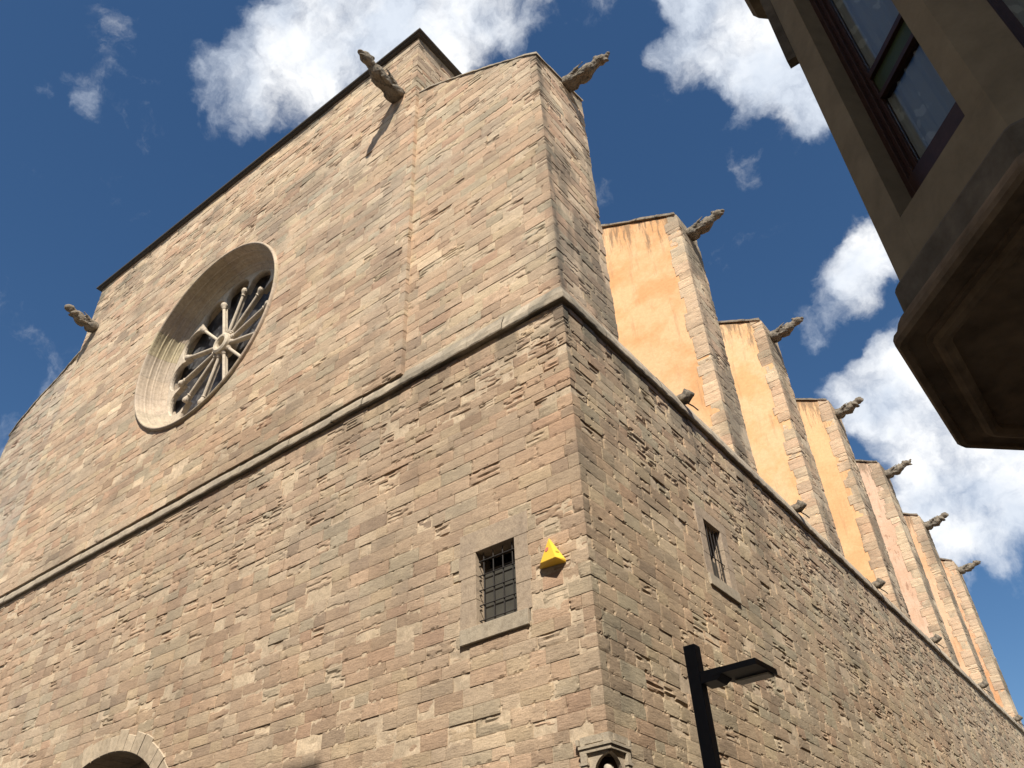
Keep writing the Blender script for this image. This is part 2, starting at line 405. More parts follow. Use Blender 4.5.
    gu = np.r_[np.arange(m0, m1, .09), m1]
    for c in brk: gu = np.sort(np.r_[gu[np.abs(gu-c) > .02], c])
    gz = np.r_[np.arange(z0, z1, .09), z1]
    mu_, mz_ = np.meshgrid(gu, gz, indexing='ij'); sh = mu_.shape; mu_ = mu_.ravel(); mz_ = mz_.ravel()
    idx = np.arange(mu_.size).reshape(sh)
    MF = np.stack([idx[:-1, :-1], idx[1:, :-1], idx[1:, 1:], idx[:-1, 1:]], -1).reshape(-1, 4)
    k2 = np.ones(len(MF), bool)
    mzc = mz_.copy()
    if top is not None:
        tp = np.array([top(x) for x in mu_]); mzc = np.minimum(mz_, tp); k2 &= ~(np.all(mz_[MF] > tp[MF]+1e-6, axis=1))
    if hole is not None or vis is not None:
        cu = mu_[MF].mean(1); cz = mz_[MF].mean(1)
        if hole is not None: k2 &= np.array([hole(x, y, x, x, y, y) == 0 for x, y in zip(cu, cz)])
        if vis is not None: k2 &= np.array([bool(vis(x, y+.2)) for x, y in zip(cu, cz)])
    MF = MF[k2]
    md = -np.array([mdepth(a_, b_) for a_, b_ in zip(mu_, mz_)])-.018*sstep(.5, .68, fbm(mu_*2.2, mz_*2.6, seed+70, 3))
    mxy = path(mu_, md)
    mc = np.array(mcol)*(1+.3*(fbm(mu_*2, mz_*2, seed+71, 3)-.5))[:, None]
    if stain is not None:
        sv = np.clip(stain(mu_, mz_), 0, 1)[:, None]*.8; mc = mc*(1-sv)+np.array([.09, .085, .075])*sv
    V = np.r_[V, np.c_[mxy, mzc]]; C = np.r_[col, mc*np.array(tint)]
    Fall = np.r_[F, MF+nstone]
    mi = np.r_[np.zeros(len(F), int), np.ones(len(MF), int)]
    me = np_mesh(name, V, Fall, C, mi)
    return link(name, me, [mat or M_stone, M_mortar], parent)
def sweep(name, path, us, prof, parent, mat, seed=0, seg=.9, wob=.006, base=(.40, .34, .26), stain=None):
    """mould a profile [(h,z)] along the path, in separate stones"""
    rs = np.random.RandomState(seed); V = []; F = []; C = []; base_i = 0
    u0, u1 = us; a = u0; n = len(prof)
    brk = [x for x in path.U[1:-1] if u0 < x < u1]
    while a < u1-.01:
        b = min(a+seg*rs.uniform(.7, 1.3), u1)
        for c in brk:
            if abs(b-c) < .3: b = c+.45
        g = np.r_[a+.003, np.arange(a+.15, b-.08, .15), b-.003]
        for c in brk:
            if a < c < b: g = np.sort(np.r_[g[np.abs(g-c) > .03], c])
        off = rs.normal(0, .004); tone = 1+rs.normal(0, .07)
        for i, (h, z) in enumerate(prof):
            w = wob*(fbm(g*5, g*0+i*.7, seed, 3)-.5)*2
            xy = path(g, np.full(len(g), h+off)+w)
            V.append(np.c_[xy, np.full(len(g), z)+w*.7+off])
            c = np.array(base)*tone*np.ones((len(g), 3))
            if stain is not None:
                sv = stain(g, np.full(len(g), z))[:, None]; c = c*(1-sv)+np.array([.12, .115, .095])*sv
            C.append(c)
        m_ = len(g)
        for i in range(n):
            j = (i+1) % n
            for k in range(m_-1): F.append((base_i+i*m_+k, base_i+i*m_+k+1, base_i+j*m_+k+1, base_i+j*m_+k))
        base_i += n*m_
        a = b
    me = np_mesh(name, np.concatenate(V), np.array(F)[:, ::-1], np.concatenate(C))
    return link(name, me, mat, parent)

# ================================================================== GROUND
g = MB()
g.quad([(-600, -600, 0), (600, -600, 0), (600, 600, 0), (-600, 600, 0)])
def paving():
    mt, nt, b = newmat('street_paving')
    co = N(nt, 'ShaderNodeTexCoord').outputs['Object']
    br = N(nt, 'ShaderNodeTexBrick'); nt.links.new(co, br.inputs['Vector']); br.inputs['Scale'].default_value = 1.6
    br.inputs['Color1'].default_value = (.24, .22, .19, 1); br.inputs['Color2'].default_value = (.30, .27, .23, 1); br.inputs['Mortar'].default_value = (.12, .11, .1, 1); br.inputs['Mortar Size'].default_value = .012
    n = noise_node(nt, co, 3, 7, .6)
    c = mixc(nt, 1.0, br.outputs['Color'], ramp(nt, n.outputs['Fac'], [(.3, (.75, .75, .75)), (.7, (1.1, 1.1, 1.1))]).outputs[0], 'MULTIPLY')
    nt.links.new(c, b.inputs['Base Color']); b.inputs['Roughness'].default_value = .85
    return mt
tag(g.build('ground', paving()), kind='structure')

# ================================================================== CHURCH
church = empty('church', (0, 0, 0))
tag(church, 'sandstone gothic church with rose window, gargoyles and a row of orange plastered buttresses', 'church')

ZS = 13.19
P_low = Path([(-27.3, 0), (0, 0), (0, 46)], 1)
# --- openings of the lower wall: (x or y in path coordinates)
WA = (-2.31, -1.45, 7.07, 8.43)          # west window (u0,u1,z0,z1)
WB = (4.96, 5.80, 8.95, 10.33)           # side window
PC = (-13.15, 3.95, 3.12)                # portal arch
def low_hole(u, z, a, b, zz0, zz1):
    if WA[0]-.33 < u < WA[1]+.27 and WA[2]-.24 < z < WA[3]+.36: return 1
    if WB[0]-.28 < u < WB[1]+.28 and WB[2]-.22 < z < WB[3]+.22: return 1
    dx = u-PC[0]; dz = max(0, z-PC[1])
    if math.hypot(dx, dz) < PC[2]+.36: return 1
    if abs(u) < .29 and z < 4.66 and z > 3.3: return 1
    return 0
def low_erode(u, z):
    e = .15
    if u < 0:
        e += .40*max(0, (z-8.5)/4.6)*math.exp(u/12)+.10*max(0, (z-9)/4)+(.25 if z > 12.0 and u > -9 else 0)
    else:
        e += .28*min(1, max(0, (z-6.0)/5))+.28*min(1, u/12)+(.15 if z > 11 else 0)
    return min(e*(.8 if u < 0 else .58), .7)
def low_stain(U, Z):
    s = .95*sstep(11.9, 13.1, Z)*sstep(.38, .56, fbm(U*2.2, Z*.7, 77, 4))*np.where(U < 0, np.exp(-np.abs(U)/7), np.exp(-np.abs(U)/14))
    s = s+.45*sstep(.57, .70, fbm(U*.7, Z*.9, 78, 5))*np.where(U > 0, .7, .35)
    s = s+.5*np.exp(-np.abs(U-.05)/.25)*(U > 0)*sstep(.4, .65, fbm(U*3, Z*1.1, 79, 3))*sstep(7, 12, Z)
    for y in (5.25, 12.3, 19.5, 26.6, 34.4, 41.7):     # slanted dark streaks below the spouts
        s = s+.75*np.exp(-((U-y-.25*(13.2-Z)*.5)/.18)**2)*sstep(10.5, 13, Z)*sstep(.3, .55, fbm(U*6, Z*1.2, 80, 3))
    return s*.8
def low_vis(u, z):
    if u < 0: return z > 5.4+max(0, (-u-8))*.10 - .8 or u > -5 and z > 3.0
    return z > 3.0+.18*u
masonry('lower_wall', P_low, -27.2, 45.9, 2.9, ZS-.02, 11, church, course=(.21, .30), length=(.32, .80), contrast=.88, hole=low_hole,
        du=lambda u: .042 if -9 < u < 7 else .07, erode=low_erode, amp=.0055, stain=low_stain, tint=(.98, .93, .875), tintf=lambda U: np.where((U > .02)[:, None], np.array([.965, 1.0, .985]), 1.0),
        mdepth=lambda u, z: .009+.012*min(1, max(0, (z-7.5)/3))+(.006 if u > 0 else 0), mcol=(.53, .45, .345), vis=lambda u, z: low_vis(u, z))
# plain lower part below and solid core behind
b = MB()
b.box(-27.2, PC[0]-PC[2]-.3, -.0, .9, 0, 5.2); b.box(PC[0]+PC[2]+.3, -.32, -.0, .9, 0, 2.9)
b.box(-.9, -.005, .33, 45.9, 0, 2.9)
b.box(-27.1, -1.0, 1.7, 45.5, 0, 13.1)
b.box(-27.2, -10.3, .95, 1.65, 8, 13.1); b.box(-9.5, -3.4, .35, 1.65, 4, 13.1); b.box(-3.35, -.95, .75, 1.65, 0, 13.1)
b.box(-.93, -.10, 6.6, 45.5, 2.9, 13.05); b.box(-.93, -.60, .8, 6.55, 2.9, 13.05); b.box(-3.3, -.12, .12, .72, 9.2, 13.1); b.box(-.90, -.12, .12, .72, 4.8, 9.15)
b.build('wall_core', M_trim, church)

# --- string course
def course_stain(U, Z): return np.clip(.04+.62*sstep(.42, .62, fbm(U*2.4, Z*3, 91, 4))*np.exp(-np.abs(U)/9), 0, .7)
sweep('string_course', P_low, (-27.2, 45.9), [(-.12, ZS+.42), (.005, ZS+.42), (.10, ZS+.16), (.105, ZS+.03), (.09, ZS), (.04, ZS+.035), (-.06, ZS+.03), (-.12, ZS-.04)], church, M_course, seed=5, seg=.95, wob=.012, stain=course_stain, base=(.42, .36, .275))

# --- corner towers and central front
def tower_top(u):
    if u > 2.3: return 22.85
    if u > 0: return 22.28+.25*u
    xs = [-4.45, -3.43, -1.89, -.5, 0]; zs = [24.72, 24.35, 23.48, 22.66, 22.28]
    return float(np.interp(u, xs, zs))
P_tow = Path([(-4.42, 0), (0, 0), (0, 2.3), (-2.5, 2.3)], 1)
def tow_stain(U, Z):
    s = .9*np.exp(-np.abs(U-.12)/.22)*sstep(.35, .6, fbm(U*2+5, Z*.9, 60, 4))
    s = s+.55*sstep(21.6, 23, Z-np.interp(U, [-4.4, 0, 3], [2.2, 0, .3]))*sstep(.42, .62, fbm(U*1.6, Z*1.4, 61, 4))
    s = s+.6*(U > 0)*sstep(.5, .66, fbm(U*1.3, Z*.55, 62, 4))
    return np.clip(s, 0, .85)
def up_erode(u, z): return .16+.42*max(0, (z-20.5)/6)+(.15 if u > 0 else 0)
masonry('corner_tower', P_tow, -4.38, 3.6, ZS+.3, 24.75, 21, church, course=(.22, .32), length=(.4, .95), top=tower_top, du=lambda u: .06,
        erode=up_erode, amp=.007, stain=tow_stain, tint=(1.11, 1.065, .995), mdepth=lambda u, z: .014, mcol=(.48, .40, .305))
b = MB()
b.prism([(-4.3, ZS), (-.1, ZS), (-.1, 22.1), (-.5, 22.45), (-1.89, 23.3), (-3.4, 24.15), (-4.3, 24.55)], 1, .1, 2.2)
b.build('tower_core', M_trim, church)
# rough sloping copings of the tower
def coping(name, prof, y0, y1, parent, th=.10, seed=3, yslope=0.0, mat=None):
    """prof: [(x,z)] along the slope; solid slab with an uneven edge"""
    rs = np.random.RandomState(seed)
    xs = np.array([p[0] for p in prof]); zs = np.array([p[1] for p in prof])
    X = np.arange(xs.min(), xs.max()+.01, .12); Zt = np.interp(X, xs[::-1] if xs[0] > xs[-1] else xs, zs[::-1] if xs[0] > xs[-1] else zs)
    Y = np.linspace(y0, y1, max(4, int((y1-y0)/.15)))
    gx, gy = np.meshgrid(X, Y, indexing='ij'); gz = np.tile(Zt[:, None], (1, len(Y)))+yslope*(gy-y0)
    w = .05*(fbm(gx*2.5+seed, gy*2.5, seed, 4)-.5)*2
    topz = gz+th+w; nU, nV = gx.shape
    edge = .03*(fbm(gx*4+seed, gx*0+1, seed+2, 3)-.5)*2
    gy2 = gy.copy(); gy2[:, 0] += edge[:, 0]; gy2[:, -1] += edge[:, -1]
    V = np.r_[np.c_[gx.ravel(), gy2.ravel(), topz.ravel()], np.c_[gx.ravel(), gy2.ravel(), gz.ravel()-.015]]
    I = np.arange(nU*nV).reshape(nU, nV); J = I+nU*nV; F = []
    F += [tuple(q) for q in np.stack([I[:-1, :-1], I[1:, :-1], I[1:, 1:], I[:-1, 1:]], -1).reshape(-1, 4)]
    F += [tuple(q[::-1]) for q in np.stack([J[:-1, :-1], J[1:, :-1], J[1:, 1:], J[:-1, 1:]], -1).reshape(-1, 4)]
    for k in range(nU-1):
        F.append((I[k, 0], J[k, 0], J[k+1, 0], I[k+1, 0])); F.append((I[k, -1], I[k+1, -1], J[k+1, -1], J[k, -1]))
    for k in range(nV-1):
        F.append((I[0, k], I[0, k+1], J[0, k+1], J[0, k])); F.append((I[-1, k], J[-1, k], J[-1, k+1], I[-1, k+1]))
    return link(name, np_mesh(name, V, np.array(F)), mat or M_cope, parent)
coping('tower_coping', [(-4.28, 24.68), (-3.43, 24.36), (-1.89, 23.49), (-.5, 22.67), (.03, 22.27)], -.03, 2.33, church, th=.035, seed=4, yslope=.25, mat=M_trimgrey)
# left tower (mirror), seen only in front
P_left = Path([(-27.2, 6), (-27.2, 0), (-22.9, 0)], 1)
def ltop(u):
    if u < 0: return 22.3
    return float(np.interp(u, [0, .5, 1.9, 3.43, 4.5], [22.2, 22.6, 23.4, 24.0, 24.6]))
masonry('left_tower', P_left, -1.0, 4.28, ZS+.3, 24.7, 22, church, course=(.22, .32), length=(.4, .95), top=ltop, du=lambda u: .09, erode=up_erode, amp=.012,
        stain=lambda U, Z: np.clip(.7*sstep(20.8, 22.6, Z-U*.5)*sstep(.4, .6, fbm(U*1.5, Z*1.4, 64, 4)), 0, .8), mdepth=lambda u, z: .014)
b = MB(); b.prism([(-27.1, ZS), (-23, ZS), (-23, 24.4), (-27.1, 22.1)], 1, .1, 6); b.build('tower_core', M_trim, church)
coping('tower_coping', [(-27.22, 22.2), (-26.7, 22.6), (-25.3, 23.4), (-23.8, 24.0), (-22.95, 24.5)], -.04, 6.0, church, th=.05, seed=6)

RC = (-13.27, 19.84); RR = 3.45
P_cen = Path([(-22.72, -.13), (-4.30, -.13), (-4.30, 5.0)], 0)
def cen_hole(u, z, a, b, zz0, zz1):
    x = -22.72+u
    return 1 if math.hypot(x-RC[0], z-RC[1]) < RR-.03 else 0
ROOFZ = 27.82
def cen_stain(U, Z):
    s = .65*sstep(26.3, 28, Z)*sstep(.45, .62, fbm(U*.9, Z*1.3, 66, 4))
    s = s+.7*np.exp(-np.abs(U-.4)/1.2)*sstep(22, 27, Z)*sstep(.4, .6, fbm(U*1.5, Z*1.2, 67, 4))
    s = s+.3*sstep(.54, .68, fbm(U*.5, Z*.8, 68, 4))
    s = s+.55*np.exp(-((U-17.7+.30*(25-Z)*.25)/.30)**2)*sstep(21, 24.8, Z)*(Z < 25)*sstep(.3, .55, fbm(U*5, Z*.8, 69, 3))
    return np.clip(s, 0, .8)
masonry('central_front', P_cen, 0.0, 23.3, ZS+.3, ROOFZ, 23, church, course=(.22, .32), length=(.4, .95), hole=cen_hole, du=lambda u: .075,
        erode=lambda u, z: .10+.45*max(0, (z-22.5)/5.5), amp=.007, stain=cen_stain, tint=(1.13, 1.08, 1.01), mdepth=lambda u, z: .012, mcol=(.48, .40, .305))
b = MB()
b.box(-22.8, -4.5, 1.9, 4.9, ZS, ROOFZ-.05); b.box(-22.8, RC[0]-3.75, .1, 1.85, ZS, ROOFZ-.05); b.box(RC[0]+3.75, -4.5, .1, 1.85, ZS, ROOFZ-.05)
b.box(RC[0]-3.72, RC[0]+3.72, .1, 1.85, RC[1]+3.75, ROOFZ-.05); b.box(RC[0]-3.72, RC[0]+3.72, .1, 1.85, ZS, RC[1]-3.75)
b.build('front_core', M_trim, church)
b = MB(); b.box(-22.96, -4.10, -.31, 5.1, ROOFZ+.012, ROOFZ+.10, bev=.02); b.box(-22.84, -4.19, -.24, 5.0, ROOFZ-.04, ROOFZ+.01)
b.build('roof_edge', M_roof, church)
# nave and aisle roof behind the buttresses
b = MB(); b.box(-22.7, -4.6, 5.15, 46, ZS, 26.0); b.build('nave_wall', plaster_mat('nave_plaster', (.66, .43, .25), (.6, .38, .22), (.4, .3, .22), .7), church)
b = MB(); b.box(-4.55, -.14, 2.45, 45.9, 13.12, 13.46); b.build('aisle_roof', M_tile, church)

# --- buttresses
PL = [plaster_mat('plaster_orange', (.74, .49, .285), (.66, .38, .19), (.40, .25, .15), .72),
      plaster_mat('plaster_orange_streaked', (.75, .52, .31), (.69, .43, .22), (.36, .23, .14), .69),
      plaster_mat('plaster_apricot', (.75, .49, .27), (.68, .42, .22), (.52, .34, .22), .73),
      plaster_mat('plaster_pink_worn', (.66, .49, .37), (.62, .43, .31), (.42, .27, .19), .60),
      plaster_mat('plaster_pale', (.72, .49, .33), (.66, .42, .25), (.55, .38, .26), .68),
      plaster_mat('plaster_peeling', (.69, .46, .30), (.60, .34, .18), (.36, .19, .12), .60)]
BUT = [(8.10, 23.17), (14.91, 23.14), (22.2, 23.45), (29.25, 23.6), (35.72, 23.3), (42.19, 22.95)]
for i, (yb, zt) in enumerate(BUT):
    bt = empty('buttress', (0, yb, 13.4), church)
    bt.matrix_parent_inverse = Matrix.Identity(4)
    if i == 3: bt['label'] = 'buttress with worn pinkish plaster'
    Pb = Path([(-1.4, yb), (0, yb), (0, yb+1.5), (-1.4, yb+1.5)], 1)
    def btop(u, zt=zt):
        x = u if u < 0 else (0 if u < 1.5 else -(u-1.5))
        return zt+.5*(-x)
    masonry('quoins', Pb, -.55, 2.1, 13.42, zt+.4, 40+i, bt, course=(.30, .44), length=(.5, .95), top=btop, du=lambda u: .07 if yb < 20 else .11,
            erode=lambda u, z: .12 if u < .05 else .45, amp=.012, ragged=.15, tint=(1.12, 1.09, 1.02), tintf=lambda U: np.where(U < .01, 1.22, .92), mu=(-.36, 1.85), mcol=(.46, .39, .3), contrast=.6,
            stain=lambda U, Z: np.clip(.45*sstep(.5, .68, fbm(U*1.2, Z*.7+i*7, 90+i, 4))+.5*(U > .2)*sstep(.45, .62, fbm(U*1.3, Z*.5, 92+i, 4)), 0, .7))
    b = MB(); b.prism([(-4.58, 13.42), (-.07, 13.42), (-.07, zt-.03), (-4.58, zt+2.2)], 1, yb+.018, yb+1.47)
    b.build('plaster_face', PL[i], bt)
    coping('coping', [(-4.5, zt+2.25), (.04, zt)], yb-.05, yb+1.55, bt, th=.07, seed=30+i)

# ================================================================== gargoyles
def blob_mesh(name, parts, vox=.022, rough=.018, seed=0, smooth_it=3):
    bm = bmesh.new()
    for (c, r, rot) in parts:
        q = bmesh.ops.create_icosphere(bm, subdivisions=3, radius=1.0)
        T = Matrix.Translation(c) @ Matrix.Rotation(rad(rot[0]), 4, 'X') @ Matrix.Rotation(rad(rot[1]), 4, 'Y') @ Matrix.Rotation(rad(rot[2]), 4, 'Z') @ Matrix.Diagonal((*r, 1))
        bmesh.ops.transform(bm, matrix=T, verts=q['verts'])
    me = bpy.data.meshes.new('tmp'); bm.to_mesh(me); bm.free()
    o = bpy.data.objects.new('tmp', me); COL.objects.link(o)
    md = o.modifiers.new('r', 'REMESH'); md.mode = 'VOXEL'; md.voxel_size = vox
    ms = o.modifiers.new('s', 'SMOOTH'); ms.factor = .5; ms.iterations = smooth_it
    dg = bpy.context.evaluated_depsgraph_get(); dg.update()
    out = bpy.data.meshes.new_from_object(o.evaluated_get(dg)); out.name = name
    bpy.data.objects.remove(o); bpy.data.meshes.remove(me)
    if rough:
        n = len(out.vertices); co = np.empty(n*3); out.vertices.foreach_get('co', co); co = co.reshape(-1, 3)
        no = np.empty(n*3); out.vertices.foreach_get('normal', no); no = no.reshape(-1, 3)
        d = (fbm(co[:, 0]*11+co[:, 1]*7, co[:, 2]*11-co[:, 1]*6, seed, 4, .6)-.5)*2*rough
        out.vertices.foreach_set('co', (co+no*d[:, None]).ravel())
    for p in out.polygons: p.use_smooth = True
    return out
O = (0, 0, 0)
def garg_parts(v=0):
    P = [((-.1, 0, -.04), (.34, .23, .24), O), ((.15, 0, -.04), (.30, .25, .27), O), ((.45, 0, .0), (.42, .215, .235), (0, -6, 0)),
         ((.76, 0, .05), (.25, .22, .24), (0, -12, 0)), ((.98, 0, .13), (.20, .15, .17), (0, -16, 0)),
         ((1.14, 0, .19), (.19, .18, .185), O), ((1.30, 0, .20), (.12, .10, .06), (0, 4, 0)), ((1.27, 0, .095), (.11, .085, .045), (0, 22, 0)),
         ((1.04, .12, .31), (.07, .04, .06), (0, 40, 0)), ((1.04, -.12, .31), (.07, .04, .06), (0, 40, 0)),
         ((1.20, .075, .285), (.05, .04, .035), O), ((1.20, -.075, .285), (.05, .04, .035), O),
         ((.14, .20, -.12), (.24, .10, .17), (0, 28, 0)), ((.14, -.20, -.12), (.24, .10, .17), (0, 28, 0)),
         ((.70, .19, -.08), (.10, .07, .17), (0, 35, 0)), ((.70, -.19, -.08), (.10, .07, .17), (0, 35, 0)),
         ((.56, .17, -.20), (.17, .06, .06), (0, 8, 0)), ((.56, -.17, -.20), (.17, .06, .06), (0, 8, 0))]
    for k in range(4):
        for sg in (1, -1):
            P.append(((.46-.09*k, sg*.245, .11-.055*k), (.29-.03*k, .04, .034), (0, -24+7*k, sg*4)))
    for k in range(5): P.append(((.25+.14*k, 0, .215+.02*k), (.05, .04, .05), O))
    if v == 1:      # human-like figure: rounder head, arms folded under the chest
        P = [p for k, p in enumerate(P) if k not in (6, 7, 8, 9)]
        P += [((1.23, 0, .16), (.12, .12, .14), O), ((1.14, 0, .26), (.17, .165, .11), O), ((.96, .15, .0), (.17, .06, .08), (0, 40, -20)), ((.96, -.15, .0), (.17, .06, .08), (0, 40, 20))]
    if v == 2:      # open jaws
        P += [((1.34, 0, .27), (.13, .09, .05), (0, -28, 0)), ((1.30, 0, .02), (.13, .08, .04), (0, 35, 0))]
    return P
GM = [blob_mesh('gargoyle_'+str(k), garg_parts(k), seed=k*5, rough=.03) for k in range(3)]
GM[0].name = 'winged_beast'; GM[1].name = 'crouching_figure'; GM[2].name = 'open_jaw_beast'
for me in GM: me.materials.append(M_garg)
def place_garg(mesh, loc, az, tilt=0, sc=1.0, label=None):
    o = bpy.data.objects.new('gargoyle', mesh); COL.objects.link(o); o.parent = church
    o.location = loc; o.rotation_euler = (0, rad(-tilt), rad(az)); o.scale = (sc, sc*.82, sc*.84)
    if label: o['label'] = label
    return o
gf = place_garg(GM[0], (-5.06, -.13, 25.10), -90, 4, 1.17, 'winged beast gargoyle casting a long shadow on the front')
place_garg(GM[1], (-21.95, -.13, 25.12), -90, 2, 1.05, 'figure gargoyle at the left end of the front')
place_garg(GM[2], (-.02, 1.45, 22.68), 4, -2, 1.0, 'gargoyle on the corner tower')
for i, (yb, zt) in enumerate(BUT):
    place_garg(GM[(0, 0, 1, 2, 1, 0)[i]], (-.04, yb+.75, zt-.32), (0, 2, -2, 3, 0, 2)[i], (1, 2, 1, 3, 4, 0)[i], (1.0, 1.0, 1.0, .98, 1.02, .95)[i])
gf.scale = (1.27, .98, .98)
# small carved spouts on the string course
SP = blob_mesh('lion_head', [((0, 0, 0), (.20, .15, .15), O), ((.2, 0, .03), (.16, .15, .16), O), ((.34, 0, 0), (.09, .09, .08), O), ((.2, .1, .16), (.05, .04, .05), O), ((.2, -.1, .16), (.05, .04, .05), O), ((.1, .12, -.05), (.12, .05, .09), O), ((.1, -.12, -.05), (.12, .05, .09), O)], vox=.025, rough=.02, seed=9)
SP.materials.append(M_garg)
for y in (5.05, 12.1, 19.3, 26.4, 34.2, 41.5):
    o = bpy.data.objects.new('water_spout', SP); COL.objects.link(o); o.parent = church; o.location = (.05, y, 13.58+.003*y); o.scale = (.8, .95, .95)
    b = MB(); b.tube([(.12, y+.05, 13.52), (.26, y+.26, 13.43), (.32, y+.40, 13.36)], .02, 8); pp = b.build('spout_pipe', M_iron, None)
    pp.parent = o; pp.matrix_parent_inverse = Matrix.Translation(-Vector(o.location))

# ================================================================== rose window
rose = empty('rose_window', (RC[0], .6, RC[1]), church)
rose.matrix_parent_inverse = Matrix.Identity(4)
def lathe(name, prof, c, mat, parent, nseg=24, sub=6, gap=.0035, base=(.50, .43, .335), seed=1, closed=True, var=.06):
    rs = np.random.RandomState(seed); V = []; F = []; C = []; bi = 0; n = len(prof)
    for s in range(nseg):
        a0 = 2*math.pi*s/nseg+gap*.3; a1 = 2*math.pi*(s+1)/nseg-gap*.3
        tone = 1+rs.normal(0, var); cl = np.array(base)*tone*np.array([1, 1+rs.normal(0, .015), 1+rs.normal(0, .03)])
        for k in range(sub+1):
            a = a0+(a1-a0)*k/sub
            for (r, y) in prof:
                V.append((c[0]+math.cos(a)*r, y, c[1]+math.sin(a)*r)); C.append(cl)
        for k in range(sub):
            for i in range(n if closed else n-1):
                j = (i+1) % n
                F.append((bi+k*n+i, bi+(k+1)*n+i, bi+(k+1)*n+j, bi+k*n+j))
        bi += (sub+1)*n
    me = np_mesh(name, V, F, np.array(C)); return link(name, me, mat, parent)
def arcp(c, r, a0, a1, n): return [(c[0]+r*math.cos(rad(a0+(a1-a0)*k/n)), c[1]+r*math.sin(rad(a0+(a1-a0)*k/n))) for k in range(n+1)]
prof = [(3.49, .08), (3.49, -.15), (3.48, -.20), (3.45, -.225), (3.42, -.225), (3.395, -.20), (3.385, -.15)]
prof += [(3.38, -.08), (3.365, -.02), (3.36, .06), (3.33, .09), (3.335, .16), (3.32, .24), (3.28, .27)]
prof += [(3.275, .31), (3.25, .34), (3.235, .42), (3.20, .50), (3.14, .53)]
prof += [(3.135, .56), (3.09, .58), (3.05, .63), (3.0, .66), (2.99, .70), (2.985, 1.1), (3.66, 1.1), (3.66, .08)]
lathe('splayed_moulding', prof, RC, M_rose, rose, nseg=24, sub=6, seed=2, gap=.004, var=.06, base=(.45, .37, .275))
# tracery: twelve lobes
def tracery():
    V = []; F = []; y0, y1 = .68, .86; ns = 12; m_ = 16
    rho, rc = .598, 2.36
    ang0 = 0
    rows = []
    for s in range(ns):
        ca = 2*math.pi*s/ns
        for k in range(m_):
            th = (k/m_-.5)*2*math.pi/ns
            q = rho**2-(rc*math.sin(th))**2
            if q > 0: rin = rc*math.cos(th)+math.sqrt(q)
            else: rin = 2.12
            if abs(th) > rad(13.2): rin = 2.12
            rows.append((ca+th, rin))
    n = len(rows)
    for a, rin in rows:
        for (r, y) in ((min(rin+.03, 2.99), y0), (3.0, y0), (3.0, y1), (min(rin+.03, 2.99), y1), (rin, y1-.06), (rin, y0+.05)):
            V.append((RC[0]+math.cos(a)*r, y, RC[1]+math.sin(a)*r))
    for i in range(n):
        j = (i+1) % n
        for k in range(6):
            l = (k+1) % 6
            F.append((i*6+k, j*6+k, j*6+l, i*6+l))
    return np_mesh('tracery', V, F)
link('tracery', tracery(), M_spoke, rose)
M_hubst = M_spoke
b = MB()
hp = [(.20, .50), (.24, .44), (.31, .43), (.38, .47), (.40, .56), (.40, .88), (.30, .92), (.20, .88)]
bmh = lathe('hub', hp, RC, M_rose, rose, nseg=1, sub=40, gap=0, seed=3)
b.bm.free()
for s in range(12):
    a = 2*math.pi*(s+.5)/12
    sp = MB()
    # radial slab behind, colonette in front with capital and base
    dx, dz = math.cos(a), math.sin(a)
    R_ = Matrix(((dx, 0, -dz, RC[0]), (0, 1, 0, 0), (dz, 0, dx, RC[1]), (0, 0, 0, 1)))
    sp.box(.38, 2.14, .655, .745, -.03, .03, M=R_)
    sp.tube([R_ @ Vector((r_, .62, 0)) for r_ in (.46, .6, 1.2, 2.0)], .055, 12)
    sp.tube([R_ @ Vector((r_, .62, 0)) for r_ in (.40, .44, .47, .50, .53)], [.08, .10, .075, .09, .066], 12)
    sp.tube([R_ @ Vector((r_, .62, 0)) for r_ in (1.93, 1.96, 1.99, 2.03, 2.12, 2.18, 2.24)], [.062, .085, .066, .075, .115, .12, .10], 12)
    o = sp.build('spoke', M_spoke, rose)
    for p in o.data.polygons: p.use_smooth = len(p.vertices) == 4 and False
def leaded():
    mt, nt, b = newmat('leaded_glass')
    co = N(nt, 'ShaderNodeTexCoord').outputs['Object']
    v = N(nt, 'ShaderNodeTexVoronoi'); v.feature = 'DISTANCE_TO_EDGE'; v.inputs['Scale'].default_value = 6; nt.links.new(co, v.inputs['Vector'])
    v2 = N(nt, 'ShaderNodeTexVoronoi'); v2.inputs['Scale'].default_value = 6; nt.links.new(co, v2.inputs['Vector'])
    c = ramp(nt, v2.outputs['Color'], [(0, (.012, .012, .014)), (.6, (.04, .04, .045)), (1, (.12, .12, .12))]).outputs[0]
    c = mixc(nt, ramp(nt, v.outputs['Distance'], [(.02, (1, 1, 1)), (.05, (0, 0, 0))]).outputs[0], c, (.015, .015, .016))
    nt.links.new(c, b.inputs['Base Color']); b.inputs['Roughness'].default_value = .35
    bp = N(nt, 'ShaderNodeBump'); bp.inputs['Strength'].default_value = .6; bp.inputs['Distance'].default_value = .02
    nt.links.new(v2.outputs['Color'], bp.inputs['Height']); nt.links.new(bp.outputs[0], b.inputs['Normal'])
    return mt
b = MB(); b.tube([(RC[0], 1.0, RC[1]), (RC[0], 1.03, RC[1])], 3.05, 64); b.build('stained_glass', leaded(), rose)

